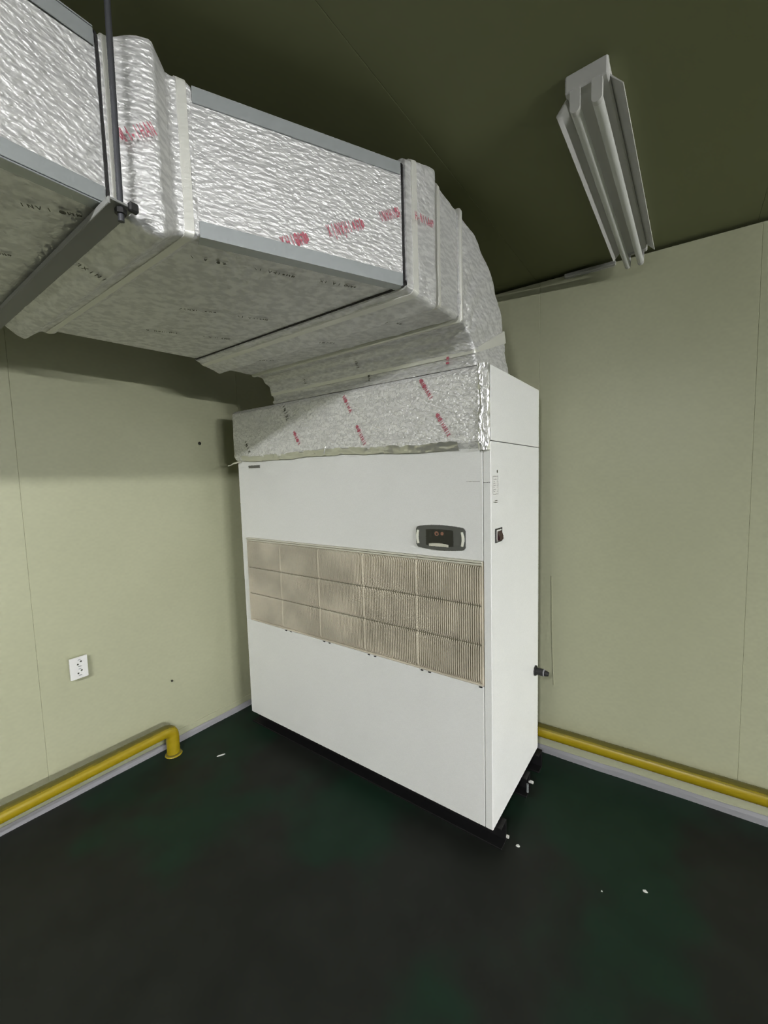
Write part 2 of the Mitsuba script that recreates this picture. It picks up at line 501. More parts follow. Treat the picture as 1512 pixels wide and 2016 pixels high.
# ---------------------------------------------------------------- the packaged air conditioner
W, D, ZB, ZT, ZS = 1.65, 0.6586, 0.116, 2.051, 1.758
GX0, GX1, GZ0, GZ1 = -1.6017, -0.0362, 0.7448, 1.2724
AC = thing('packaged_air_conditioner', 'tall white packaged air conditioner cabinet with a dusty beige intake grille, standing in the corner', 'air conditioner')
obj('core', cham(-W + 0.006, -0.006, 0.012, D - 0.003, ZB + 0.004, ZS - 0.002, 0.002), 'mat_dark', AC)
obj('side_panel', cham(-0.006, 0.0, 0.001, D, ZB, ZS - 0.0015, 0.0015), 'mat_white', AC)
obj('side_panel', cham(-W, -W + 0.006, 0.001, D, ZB, ZS - 0.0015, 0.0015), 'mat_white', AC)
obj('plenum_box', cham(-W, 0.0, 0.003, D, ZS + 0.0015, ZT, 0.002), 'mat_white', AC, label='white sheet metal plenum box on top of the cabinet')
PX = -0.034                                     # seam between the corner post and the front panels
obj('front_panel', cham(-W + 0.001, PX - 0.0015, 0.0, 0.013, GZ1 + 0.0016, ZS - 0.002, 0.002), 'mat_white', AC)
obj('front_panel', cham(-W + 0.001, PX - 0.0015, 0.0, 0.013, ZB, GZ0 - 0.004, 0.002), 'mat_white', AC)
obj('front_panel', cham(-W + 0.001, GX0 - 0.001, 0.0, 0.013, GZ0 - 0.0035, GZ1 + 0.0035, 0.0015), 'mat_white', AC)
obj('corner_post', cham(PX + 0.0012, -0.0005, 0.0, 0.013, 1.5945, ZS - 0.002, 0.002), 'mat_white', AC)
obj('corner_post', cham(PX + 0.0012, -0.0005, 0.0, 0.013, ZB, 1.5925, 0.002), 'mat_white', AC)
obj('scratch', cham(-0.105, -0.045, -0.0004, 0.001, 1.597, 1.5985, 0.0002), 'mat_faint_ink', AC, label='short thin scratch in the white paint')

# intake grille: three rows of five ribbed filter panels in a frame
G = AC + '__intake_grille'
fr = [cham(GX0, GX1, -0.004, 0.010, GZ0, GZ0 + 0.008, 0.001),
      cham(GX0, GX0 + 0.006, -0.003, 0.010, GZ0, GZ1, 0.001), cham(GX1 - 0.006, GX1, -0.004, 0.010, GZ0, GZ1, 0.001),
      cham(GX0, GX1, 0.006, 0.011, GZ0, GZ1, 0.0005)]
obj('intake_grille', cat(fr), 'mat_filter', AC, label='dusty beige ribbed intake grille in three rows of five panels')
cw, rh = (GX1 - GX0 - 0.012) / 5, (GZ1 - GZ0 - 0.030) / 3
pitch = cw / 31
ribs = []
hw, hh = cw / 2 - 0.001, rh / 2 - 0.0015
def rib(x, w, d0, d1):
    """upright rib whose ends curve back into the crease between the rows"""
    pts = []
    for z, d in ((-hh, d0 * 0.15), (-hh + 0.010, d0 * 0.8), (-hh + 0.02, d0), (hh - 0.02, d0), (hh - 0.010, d0 * 0.8), (hh, d0 * 0.15)):
        pts += [(x - w * 0.28, -d, z), (x + w * 0.28, -d, z), (x - w * 0.5, d1, z), (x + w * 0.5, d1, z)]
    return trimesh.convex.convex_hull(np.array(pts))
for i in range(31):
    ribs.append(rib(-cw / 2 + (i + 0.5) * pitch, pitch * 0.60, 0.008, 0.006))
rib_ply = mikit.ply(cat(ribs), 'mat_filter')
back_ply = mikit.ply(cham(-hw, hw, 0.002, 0.006, -hh, hh, 0.0005), 'mat_filter_back')
bar_ply = mikit.ply(cat([trimesh.convex.convex_hull(np.array([(sx * w, -d, z) for sx in (-1, 1) for z, d in ((-hh, 0.002), (-hh + 0.014, 0.0095), (hh - 0.014, 0.0095), (hh, 0.002))] + [(sx * w, 0.006, z) for sx in (-1, 1) for z in (-hh, hh)])) for w in (0.0038,)]), 'mat_cream')
for r in range(3):
    for c in range(5):
        cx, cz = GX0 + 0.006 + (c + 0.5) * cw, GZ0 + 0.009 + (r + 0.5) * rh
        tw = T().translate([cx, 0.0, cz])
        obj('filter_ribs', rib_ply, None, G, to_world=tw)
        obj('filter_panel', back_ply, None, G, to_world=tw)
        if c < 4:
            obj('upright', bar_ply, 'mat_filter', G, to_world=T().translate([cx + cw / 2, 0.0, cz]))
for z in (GZ0 + 0.009 + rh, GZ0 + 0.009 + 2 * rh):
    obj('row_crease', cham(GX0 + 0.006, GX1 - 0.006, -0.0002, 0.006, z - 0.0045, z + 0.0045, 0.0005), 'mat_crease', G)
lx = [GX0, -1.287 + 0.10, -0.84, -0.63, -0.347, GX1]
for a, b in zip(lx[:-1], lx[1:]):
    obj('top_ledge', cat([cham(a + 0.001, b - 0.001, -0.009, 0.010, GZ1 - 0.0065, GZ1 + 0.0005, 0.0012), cham(a + 0.001, b - 0.001, -0.005, 0.010, GZ1 - 0.017, GZ1 - 0.010, 0.001)]), 'mat_cream', G)
for c in range(1, 5):
    for e in (0.012, 0.052):
        x = GX0 + 0.006 + c * cw + e
        obj('latch', cham(x, x + 0.013, -0.0035, 0.002, GZ0 - 0.0085, GZ0 - 0.0045, 0.0005), 'mat_dark', G)
obj('latch', cham(GX1 - 0.020, GX1 - 0.006, -0.0035, 0.002, GZ0 - 0.0085, GZ0 - 0.0045, 0.0005), 'mat_dark', G)

# control display on the upper front panel
C = AC + '__control_display'
def front(poly, y0, depth):
    """a polygon in (x, z) raised from y0 towards the viewer by depth"""
    m = extrude(poly, depth)
    m.apply_transform(frame_matrix([0, y0, 0], (1, 0, 0), (0, 0, 1)))
    return m
DX, DZ = -0.229, 1.359
def bowed(hx, hz, sag, n=17):
    t = np.linspace(-1, 1, n)
    top = [(DX + hx * a, DZ + hz - sag * a * a) for a in t]
    bot = [(DX - hx * a, DZ - hz + sag * a * a) for a in t]
    return Polygon(top + bot)
outer = bowed(0.113, 0.049, 0.009).buffer(-0.012).buffer(0.018)
obj('control_display', cat([front(outer, 0.0, 0.006), front(outer.buffer(-0.004), -0.005, 0.004)]), 'mat_bezel', AC, label='dark grey rounded control display with light end caps')
obj('window', front(bowed(0.066, 0.0375, 0.0035).buffer(-0.002).buffer(0.002), -0.0085, 0.0015), 'mat_window', C, label='glossy black display window')
for s in (-1, 1):
    t = np.linspace(-1, 1, 11)
    a = [(DX + s * (0.1165 - 0.006 * q * q), DZ + 0.031 * q) for q in t]
    b = [(DX + s * (0.1045 - 0.004 * q * q), DZ + 0.029 * q) for q in t[::-1]]
    obj('end_cap', front(Polygon(a + b), -0.0075, 0.003), 'mat_chrome', C, label='pale curved end cap of the display')
t = np.linspace(-1, 1, 13)
strip = Polygon([(DX - 0.004 + 0.047 * q, DZ - 0.0235 - 0.004 * q * q) for q in t] + [(DX - 0.004 + 0.047 * q, DZ - 0.0375) for q in t[::-1]])
obj('flap', front(strip, -0.0095, 0.002), 'mat_cream', C, label='cream flap below the display window')
ringd = Point(DX - 0.013, DZ + 0.018).buffer(0.010).difference(Point(DX - 0.012, DZ + 0.017).buffer(0.0045))
obj('digit', front(ringd, -0.0098, 0.0006), 'mat_digit', C)
obj('digit', front(Point(DX + 0.014, DZ + 0.019).buffer(0.0075), -0.0098, 0.0006), 'mat_digit', C)

obj('nameplate', front(sbox(-1.543, 1.702, -1.434, 1.7195).buffer(-0.004).buffer(0.004), 0.0, 0.0015), 'mat_nameplate', AC, label='small grey nameplate at the top left of the front')


def side(poly, x0, depth):
    """a polygon in (y, z) raised from the right side by depth"""
    m = extrude(poly, depth)
    m.apply_transform(frame_matrix([x0, 0, 0], (0, 1, 0), (0, 0, 1)))
    return m


# right side: sticker, marks, switch, drain fitting
S = obj('sticker', side(sbox(0.012, 1.540, 0.082, 1.624), 0.0, 0.0006), 'mat_white_plain', AC, label='small printed paper sticker on the side')
bd = sbox(0.018, 1.544, 0.078, 1.619)
ink = [bd.difference(bd.buffer(-0.003))]
for i, z in enumerate(np.linspace(1.605, 1.556, 7)):
    ink.append(sbox(0.026, z - 0.0016, 0.026 + [0.03, 0.012, 0.02, 0.026, 0.01, 0.022, 0.016][i], z + 0.0016))
    ink.append(sbox(0.060, z - 0.0012, 0.060 + [0.008, 0.013, 0.006, 0.012, 0.01, 0.005, 0.011][i], z + 0.0012))
obj('printing', side(unary_union(ink), 0.0005, 0.0004), 'mat_faint_ink', S, label='faint grey ruled printing')
obj('mark', side(Point(0.068, 1.637).buffer(0.006), 0.0, 0.0006), 'mat_grey_ink', AC, label='tiny dark dot above the sticker')
obj('mark', side(unary_union([sbox(0.038, 1.517, 0.068, 1.5195), sbox(0.038, 1.510, 0.068, 1.5128), sbox(0.024, 1.5125, 0.034, 1.5145)]), 0.0, 0.0006), 'mat_grey_ink', AC, label='two short dark dashes below the sticker')
SW = AC + '__rocker_switch'
o = sbox(0.040, 1.346, 0.112, 1.403)
obj('rocker_switch', cat([side(o.difference(sbox(0.0475, 1.350, 0.106, 1.398)), 0.0, 0.004)]), 'mat_dark', AC, label='small black rimmed rocker switch on the side')
obj('surround', side(sbox(0.0475, 1.350, 0.106, 1.398), 0.0, 0.003), 'mat_plastic', SW, label='white inner surround')
rk = trimesh.convex.convex_hull(np.array([(0.002, y, z) for y in (0.058, 0.104) for z in (1.352, 1.392)] + [(0.013, y, z) for y in (0.060, 0.102) for z in (1.354, 1.368)] + [(0.005, y, 1.391) for y in (0.060, 0.102)]))
obj('rocker', rk, 'mat_switch_red', SW, label='dark red rocker')
DF = AC + '__drain_fitting'
vy, vz = 0.603, 0.579
obj('drain_fitting', cylinder([0, vy, vz], [0.007, vy, vz], 0.027, 24), 'mat_dark', AC, smooth=40, label='black plastic pipe fitting near the back of the side')
obj('collar', cylinder([0.006, vy, vz - 0.001], [0.044, vy, vz - 0.001], 0.0185, 24), 'mat_dark', DF, smooth=40)
obj('ring', cylinder([0.044, vy, vz - 0.001], [0.050, vy, vz - 0.001], 0.0175, 24), 'mat_baseboard', DF, smooth=40)
obj('nipple', tube([(0.050, vy, vz - 0.002), (0.062, vy, vz - 0.003), (0.070, vy, vz - 0.004)], [0.015, 0.0135, 0.010], 20), 'mat_dark', DF, smooth=40)

# steel base channels
def channel(y0, y1, x0, x1, h=0.10, t=0.008):
    return cat([cham(x0, x1, y1 - t, y1, 0.0, h, 0.001), cham(x0, x1, y0, y1, 0.0, t, 0.001), cham(x0, x1, y0, y1, h - t, h, 0.001)])
obj('base_channel', channel(0.045, 0.11, -1.71, 0.020), 'mat_beam', AC, label='black steel base channel under the cabinet')
obj('base_channel', channel(0.400, 0.465, -1.70, 0.018), 'mat_beam', AC)
obj('base_channel', channel(0.610, 0.675, -1.70, 0.020), 'mat_beam', AC)
for y0, y1 in ((0.045, 0.11), (0.40, 0.465), (0.61, 0.655)):
    for x in (-1.55, -0.1):
        obj('spacer_pad', cham(x - 0.05, x + 0.05, y0, y1, 0.10, ZB + 0.005, 0.001), 'mat_dark', AC)
b = cylinder([0.012, 0.085, 0.0], [0.012, 0.085, 0.026], 0.008, 6)
b = trimesh.creation.cylinder(radius=0.0075, segment=np.array([[0.014, 0.1095, 0.020], [0.030, 0.1095, 0.020]]), sections=6)
obj('bolt', b, 'mat_chrome', AC)
obj('bolt', trimesh.creation.cylinder(radius=0.008, segment=np.array([[0.012, 0.462, 0.050], [0.034, 0.462, 0.050]]), sections=6), 'mat_chrome', AC)
obj('bolt', trimesh.creation.cylinder(radius=0.006, segment=np.array([[0.014, 0.43, 0.012], [0.014, 0.43, 0.055]]), sections=8), 'mat_galv', AC)

# ------------------------------------------- foil insulation blanket over the front of the plenum
def sheet(P, thickness, nrm):
    """a grid of points (m, n, 3) made into a sheet with thickness"""
    m, n = P.shape[:2]
    Q = P - np.asarray(nrm) * thickness
    v = np.vstack([P.reshape(-1, 3), Q.reshape(-1, 3)])
    i, j = np.meshgrid(np.arange(m - 1), np.arange(n - 1), indexing='ij')
    a = (i * n + j).ravel()
    q = np.stack([a, a + 1, a + n + 1, a + n], -1)
    f = np.vstack([q[:, [0, 1, 2]], q[:, [0, 2, 3]], q[:, [2, 1, 0]] + m * n, q[:, [3, 2, 0]] + m * n])
    e = [(k, k + 1) for k in range(n - 1)] + [(k * n + n - 1, (k + 1) * n + n - 1) for k in range(m - 1)]
    e += [((m - 1) * n + k + 1, (m - 1) * n + k) for k in range(n - 1)] + [((k + 1) * n, k * n) for k in range(m - 1)]
    s = []
    N = m * n
    for a, b in e:
        s += [(b, a, a + N), (b, a + N, b + N)]
    t = trimesh.Trimesh(v, np.vstack([f, np.array(s)]), process=False)
    if t.volume < 0:
        t.invert()
    return t


def bottom_z(x):
    return 1.750 - 0.019 * np.clip((x + 0.9) / 0.9, 0, 1) + 0.003 * np.sin(7 * x + 1) + 0.002 * np.sin(23 * x)


nx, nz = 230, 56
xs = np.linspace(-1.662, -0.004, nx)
B = np.zeros((nx, nz, 3))
for i, x in enumerate(xs):
    zb_, zt_ = bottom_z(x), ZT + 0.001
    t = np.linspace(0, 1, nz)
    z = zb_ + (zt_ - zb_) * t
    y = np.full(nz, -0.026)
    low = np.clip(1 - (z - zb_) / 0.026, 0, 1)
    y = y + 0.021 * low ** 1.3
    hi = np.clip((z - (zt_ - 0.025)) / 0.025, 0, 1)
    y = y + 0.018 * hi ** 2.2
    le = np.clip(1 - (x + 1.662) / 0.02, 0, 1)
    y = y + 0.014 * le ** 2
    B[i, :, 0], B[i, :, 1], B[i, :, 2] = x, y, z
nn = meshkit.fbm(np.stack([B[..., 0] * 9, B[..., 2] * 9, B[..., 0] * 0 + 3], -1), 4, 3) - 0.5
n2 = meshkit.fbm(np.stack([B[..., 0] * 34, B[..., 2] * 60, B[..., 0] * 0 + 1], -1), 3, 5) - 0.5
lowm = np.clip(1 - (B[..., 2] - bottom_z(B[..., 0])) / 0.05, 0, 1)
B[..., 1] -= 0.006 * nn + (0.0022 + 0.014 * lowm) * n2
IB = AC + '__insulation_blanket'
obj('insulation_blanket', sheet(B, 0.0015, (0, -1, 0)), 'mat_foil_blanket', AC, smooth=45, label='crinkled silver foil insulation blanket on the front of the plenum')


def blanket_strip(name, x0, x1, z0, z1, y, mat, amp, seed, n=(40, 40), label=None, parent=IB):
    u, w = np.meshgrid(np.linspace(x0, x1, n[0]), np.linspace(z0, z1, n[1]), indexing='ij')
    P = np.stack([u, u * 0 + y, w], -1)
    f = meshkit.fbm(np.stack([u * 45, w * 38, u * 0 + seed], -1), 3, seed) - 0.5
    P[..., 1] -= amp * f
    P[..., 2] += 0.008 * (meshkit.fbm(np.stack([u * 30, w * 3, u * 0 + seed], -1), 3, seed + 3) - 0.5)
    obj(name, sheet(P, 0.0006, (0, -1, 0)), mat, parent, smooth=45, label=label)


# bright edge tape down the right end, the ragged strip along the bottom
P = np.zeros((26, 60, 3))
for i, s in enumerate(np.linspace(0, 1, 26)):
    z = np.linspace(1.722, ZT + 0.003, 60)
    wob = 0.010 * (meshkit.fbm(np.stack([z * 22, z * 0 + s * 3, z * 0], -1), 4, 11) - 0.5)
    P[i, :, 0] = -0.040 + 0.0395 * s + wob * 0.5 * (1 - s)
    P[i, :, 1] = -0.031 + 0.026 * s ** 3 - 0.010 * (meshkit.fbm(np.stack([z * 40, z * 0 + s * 5, z * 0 + 2], -1), 3, 12) - 0.5)
    P[i, :, 2] = z
obj('edge_tape', sheet(P, 0.0006, (0, -1, 0)), 'mat_shiny_tape', IB, smooth=45, label='shiny silver tape folded round the right end')
for a, b, s in ((-1.58, -0.98, 1), (-0.99, -0.50, 2), (-0.51, -0.13, 3)):
    n = 130
    P = np.zeros((n, 8, 3))
    x = np.linspace(a, b, n)
    for j in range(8):
        q = j / 7
        w = meshkit.fbm(np.stack([x * 22, x * 0 + q * 2.5, x * 0 + s], -1), 3, s) - 0.5
        P[:, j, 0] = x
        P[:, j, 2] = bottom_z(x) + 0.026 * (1 - q) - 0.006 * q + 0.010 * w
        P[:, j, 1] = -0.0285 + 0.014 * q - 0.016 * w
    obj('bottom_tape', sheet(P, 0.0006, (0, -1, 0)), 'mat_crumpled_tape', IB, smooth=45)
obj('loose_tape_end', tube([(-1.595, -0.016, 1.748), (-1.632, -0.024, 1.741), (-1.662, -0.030, 1.735), (-1.672, -0.032, 1.728), (-1.70, -0.036, 1.724)], [0.004, 0.0065, 0.0045, 0.0025, 0.0045], 8), 'mat_shiny_tape', IB, smooth=45, label='white loose end of tape sticking out at the left')
obj('loose_tape_end', tube([(-0.86, -0.034, 1.790), (-0.862, -0.038, 1.772), (-0.868, -0.036, 1.752)], [0.003, 0.004, 0.003], 8), 'mat_shiny_tape', IB, smooth=45)

for (x, z0), (x2, z1), w in (((-0.306, 2.029), (-0.251, 1.938), 'enoHANI'), ((-0.23, 1.877), (-0.173, 1.78), WORD), ((-0.738, 2.017), (-0.693, 1.934), 'noIHA'),
                             ((-0.664, 1.871), (-0.615, 1.775), WORD), ((-1.176, 2.029), (-1.141, 1.938), 'INIXL'), ((-1.10, 1.879), (-1.058, 1.800), 'enoI'), ((-1.534, 1.862), (-1.491, 1.783), 'INIX')):
    d = np.array([x2 - x, 0, z1 - z0])
    ln = np.linalg.norm(d)
    m = lettering(w, 0.019, ln, 0.085, 0.06, int(ln * 1e4))
    m = placed(m, np.array([x, -0.0335, z0]), d, (d[2] * -1, 0, d[0]))
    # lay the print on the waves of the blanket
    v = np.array(m.vertices)
    f1 = meshkit.fbm(np.stack([v[:, 0] * 9, v[:, 2] * 9, v[:, 0] * 0 + 3], -1), 4, 3) - 0.5
    f2 = meshkit.fbm(np.stack([v[:, 0] * 34, v[:, 2] * 60, v[:, 0] * 0 + 1], -1), 3, 5) - 0.5
    v[:, 1] += 0.0035 + 0.0010 - 0.006 * f1 - 0.0022 * f2
    m.vertices = v
    obj('printed_lettering', m, 'mat_red_ink' if x > -1.15 else 'mat_grey_ink', IB)

# ---------------------------------------------------------------- the insulated supply duct
DU = thing('supply_duct', 'large rectangular foil insulated supply duct rising from the white cabinet and running under the ceiling', 'duct')
EXL, EXR = -1.275, -0.055
YC, ZC, RI, RO = -0.155, ZT, 0.144, 0.507


def est(deg, off=0.0):
    a = math.radians(deg)
    c, s = math.cos(a), math.sin(a)
    return (EXL - off, EXR + off, (YC + (RI - off) * c, ZC + (RI - off) * s), (YC + (RO + off) * c, ZC + (RO + off) * s))


def folds(v, n):
    th = np.arctan2(v[:, 2] - ZC, v[:, 1] - YC)
    rr = np.hypot(v[:, 2] - ZC, v[:, 1] - YC)
    w = meshkit.fbm(v * 7, 3, 21)
    inner = np.clip(1 - (rr - RI) / 0.03, 0, 1)
    sdx = np.abs(n[:, 0]) > 0.7
    cr = np.sin((0.52 * v[:, 1] + 0.86 * v[:, 2]) * 2 * np.pi / 0.050 + 5 * w)
    return 0.0035 * np.sin(th * 17 + 9 * w + rr * 14) * (1 - inner) * (0.4 + w) - 0.026 * sdx * np.clip(cr - 0.60, 0, 1) * w * np.clip(1 - np.abs(v[:, 2] - 2.25) / 0.22, 0, 1) + 0.004 * np.sin(th * 15 + 1.0) * inner


obj('elbow', loft([est(a) for a in np.linspace(2.2, 90, 24)], r=0.014, step=0.0075, ds=0.0075, amp=0.0035, freq=11, seed=4, extra=folds), 'mat_foil', DU, smooth=50, label='wrinkled foil covered elbow above the cabinet')
EL = DU + '__elbow'
obj('tape_band', loft([est(a, 0.004) for a in np.linspace(19, 25, 4)], r=0.014, step=0.03, ds=0.02, amp=0.0012, seed=8), 'mat_tape', EL, smooth=50)
obj('tape_band', loft([est(a, 0.004) for a in np.linspace(2.6, 7, 4)], r=0.014, step=0.03, ds=0.02, amp=0.0015, seed=9), 'mat_foil', EL, smooth=50)


def yst(y, off=0.0, xl=EXL + 0.015, xr=-0.066, zb=2.196, zt=2.556):
    return (xl - off, xr + off, (y, zb - off), (y, zt + off))


# collar next to the elbow, with its rim, and the flared collar where the elbow meets the straight duct
obj('collar', loft([yst(-0.135, -0.002), yst(-0.150, 0.002), yst(-0.165, 0.009), yst(-0.27, 0.011), yst(-0.300, 0.012), yst(-0.311, 0.008), yst(-0.314, -0.004)], r=0.014, step=0.02, ds=0.012, amp=0.004, freq=16, seed=31), 'mat_foil', DU, smooth=40)
C1 = DU + '__collar'
obj('rim', loft([yst(-0.132, 0.011), yst(-0.136, 0.017), yst(-0.144, 0.017), yst(-0.148, 0.010)], r=0.014, step=0.03, ds=0.01, amp=0.001, seed=33), 'mat_tape', C1, smooth=40)
obj('tape_band', loft([yst(-0.296, 0.0135), yst(-0.312, 0.0145), yst(-0.316, 0.008)], r=0.014, step=0.03, ds=0.01, amp=0.001, seed=33), 'mat_tape', C1, smooth=40)
def cst(y, o, oz):
    s = yst(y, 0.0, xl=-1.243, xr=-0.078)
    return (s[0] - o, s[1] + o, (y, s[2][1] - oz), (y, s[3][1] + oz))
obj('collar', loft([cst(-0.317, -0.004, -0.004), cst(-0.327, 0.004, 0.006), cst(-0.333, 0.028, 0.030), cst(-0.345, 0.034, 0.036), cst(-0.365, 0.030, 0.032), cst(-0.42, 0.020, 0.020), cst(-0.455, 0.010, 0.010), cst(-0.4745, 0.008, 0.006)], r=0.016, step=0.02, ds=0.012, amp=0.004, freq=16, seed=37), 'mat_foil', DU, smooth=40)
obj('tape_band', loft([cst(-0.430, 0.0205, 0.0205), cst(-0.450, 0.0150, 0.0150)], r=0.016, step=0.03, ds=0.01, amp=0.0006, seed=38), 'mat_tape', DU + '__collar_001', smooth=40)


# tapering straight section with galvanised edge angles
def rst(y, off=0.0):
    t = (y + 0.477) / (-0.991 + 0.477)
    return (-1.240 - 0.058 * t - off, -0.082 - 0.233 * t + off, (y, 2.2 - off), (y, 2.541 - 0.022 * t + off))


obj('tapered_section', loft([rst(-0.477), rst(-0.74), rst(-0.995)], r=0.006, step=0.03, ds=0.03, amp=0.0016, freq=9, seed=41), 'mat_foil', DU, smooth=40, label='tapered straight duct section with grey edge angles and red print')
TS = DU + '__tapered_section'
NR = np.array([0.911, -0.413, 0.0])
def edge_angle(z0, z1, zf, sgn):
    a, b2 = rst(-0.992), rst(-0.482)
    pa, pb = np.array([a[1], -0.992, 0]), np.array([b2[1], -0.482, 0])
    za = a[2][1] if sgn < 0 else a[3][1]
    zb2 = b2[2][1] if sgn < 0 else b2[3][1]
    A, B2 = pa + [0, 0, za], pb + [0, 0, zb2]
    o = NR * 0.0015
    up = -sgn
    m1 = obox(A + o, B2 + o, NR, 0.003, (0, 0, up), z1)
    m2 = obox(A + o + [0, 0, sgn * 0.0015], B2 + o + [0, 0, sgn * 0.0015], -NR, 0.032, (0, 0, sgn), 0.003)
    m3 = obox(A + o + [0, 0, sgn * 0.0045], B2 + o + [0, 0, sgn * 0.0045], NR, 0.003, (0, 0, up), 0.012)
    return cat([m1, m2, m3])
obj('edge_angle', edge_angle(0, 0.032, 0, -1), 'mat_galv', TS, label='grey galvanised edge angle')
obj('edge_angle', edge_angle(0, 0.030, 0, 1), 'mat_galv', TS, label='grey galvanised edge angle')
SEAM = 0.004
obj('joint_strap', loft([yst(-0.4745, 0.003, xl=-1.243, xr=-0.080, zb=2.199, zt=2.543), yst(-0.4795, 0.003, xl=-1.243, xr=-0.080, zb=2.199, zt=2.543)], r=0.008, step=0.05, ds=0.01), 'mat_dark', DU, smooth=40, label='thin black strap around the duct joint')
obj('strap_tail', tube([(-0.075, -0.477, 2.212), (-0.070, -0.482, 2.198), (-0.072, -0.490, 2.192), (-0.080, -0.493, 2.190)], 0.0022, 8), 'mat_dark', DU + '__joint_strap', smooth=40)


# the padded joint at the hanger
def sst(y, off=0.0, xr=-0.361):
    return (-1.318 - off, xr + off, (y, 2.2 - off), (y, 2.530 + off))


obj('padded_joint', loft([sst(-0.992, 0.001, -0.318), sst(-1.000, 0.004, -0.322), sst(-1.030, 0.006, -0.338), sst(-1.040, 0.009, -0.344), sst(-1.072, 0.036, -0.352), sst(-1.080, 0.037, -0.354), sst(-1.100, 0.031, -0.356), sst(-1.128, 0.016, -0.359), sst(-1.146, 0.006, -0.360), sst(-1.163, 0.003, -0.361)], r=0.014, step=0.02, ds=0.012, amp=0.0045, freq=15, seed=51), 'mat_foil', DU, smooth=40, label='bulging foil wrapped joint beside the hanger rod')
PJ = DU + '__padded_joint'
obj('tape_band', loft([sst(-1.004, 0.0072, -0.324), sst(-1.022, 0.0078, -0.333)], r=0.014, step=0.03, ds=0.01, amp=0.0007, seed=52), 'mat_tape', PJ, smooth=40)
obj('tape_band', loft([sst(-1.147, 0.0085), sst(-1.158, 0.0070)], r=0.014, step=0.03, ds=0.01, amp=0.0007, seed=53), 'mat_tape', PJ, smooth=40)
obj('joint_strap', loft([sst(-1.1655, 0.004), sst(-1.1695, 0.004)], r=0.010, step=0.05, ds=0.01), 'mat_dark', DU, smooth=40, label='thin black strap around the duct joint')
obj('straight_section', loft([sst(-1.166), sst(-2.0), sst(-3.4), sst(Y0 + 0.002)], r=0.006, step=0.03, ds=0.03, amp=0.0022, freq=8, seed=61), 'mat_foil', DU, smooth=40, label='straight foil covered duct section with grey edge angles')
SS = DU + '__straight_section'
xr = -0.3585
for z, s in ((2.2, -1), (2.530, 1)):
    obj('edge_angle', cat([cham(xr, xr + 0.003, Y0 + 0.02, -1.172, min(z, z - s * 0.032), max(z, z - s * 0.032), 0.0008), cham(xr - 0.03, xr + 0.003, Y0 + 0.02, -1.172, min(z + s * 0.0015, z + s * 0.0045), max(z + s * 0.0015, z + s * 0.0045), 0.0008)]), 'mat_galv', SS, label='grey galvanised edge angle')

# red print on the side of the duct (upside down, as the foil was wrapped), dark print underneath
EX = np.array([0.0, 0.0, 0.0])
def side_print(p0, p1, word, h, parent, nrm, off, seed, drop=0.1, mat='mat_red_ink'):
    p0, p1 = np.array(p0, float), np.array(p1, float)
    d = p1 - p0
    ln = np.linalg.norm(d)
    v = np.cross(nrm, d / ln)
    m = lettering(word, h, ln, 0.07, drop, seed)
    obj('printed_lettering', placed(m, p0 + np.array(nrm) * off - v * h / 2, d, v), mat, parent)
side_print((-0.206, -0.751, 2.262), (-0.237, -0.818, 2.228), 'enoIHX', 0.030, TS, NR, 0.0035, 1)
side_print((-0.137, -0.599, 2.340), (-0.184, -0.702, 2.290), WORD, 0.030, TS, NR, 0.0035, 2)
side_print((-0.160, -0.640, 2.297), (-0.178, -0.680, 2.280), 'INI', 0.009, TS, NR, 0.0035, 6, 0.35)
side_print((-0.085, -0.484, 2.408), (-0.116, -0.552, 2.370), 'noIHANI', 0.026, TS, NR, 0.0035, 3)
side_print((-0.053, -0.462, 2.395), (-0.053, -0.342, 2.420), 'HANIXAHN', 0.022, DU + '__collar_001', (1, 0, 0), 0.0065, 4, 0.2)
side_print((-0.345, -1.141, 2.338), (-0.314, -1.082, 2.374), 'enoIHAN', 0.026, PJ, (0.886, -0.464, 0), 0.008, 5, 0.15)
side_print((-0.332, -0.987, 2.430), (-0.331, -1.004, 2.424), 'eN', 0.026, PJ, NR, 0.012, 7, 0.2)
for i, ((x0, y0), (x1, y1)) in enumerate([((-0.413, -0.965), (-0.372, -0.88)), ((-0.339, -0.829), (-0.288, -0.726)), ((-0.252, -0.665), (-0.197, -0.567)), ((-0.744, -0.822), (-0.68, -0.725)), ((-0.655, -0.663), (-0.598, -0.567)), ((-1.02, -0.80), (-0.965, -0.70)), ((-0.93, -0.63), (-0.88, -0.54))]):
    side_print((x1, y1, 2.1985), (x0, y0, 2.1985), WORD, 0.012, TS, (0, 0, -1), 0.0022, 20 + i, 0.35, 'mat_grey_ink')
for i, ((x0, y0), (x1, y1)) in enumerate([((-0.493, -1.297), (-0.432, -1.191)), ((-0.80, -1.35), (-0.74, -1.24))]):
    side_print((x1, y1, 2.1985), (x0, y0, 2.1985), WORD, 0.012, SS, (0, 0, -1), 0.0035, 40 + i, 0.3, 'mat_grey_ink')
side_print((-0.626, -1.075, 2.17), (-0.616, -1.15, 2.185), 'INIXL', 0.014, PJ, (0, 0, -1), 0.010, 50, 0.2, 'mat_grey_ink')
for i, x in enumerate((-0.23, -0.55, -0.92)):
    side_print((x, -0.37, 2.164), (x + 0.03, -0.30, 2.172), 'INIXL', 0.012, DU + '__collar_001', (0, 0, -1), 0.008, 60 + i, 0.2, 'mat_grey_ink')
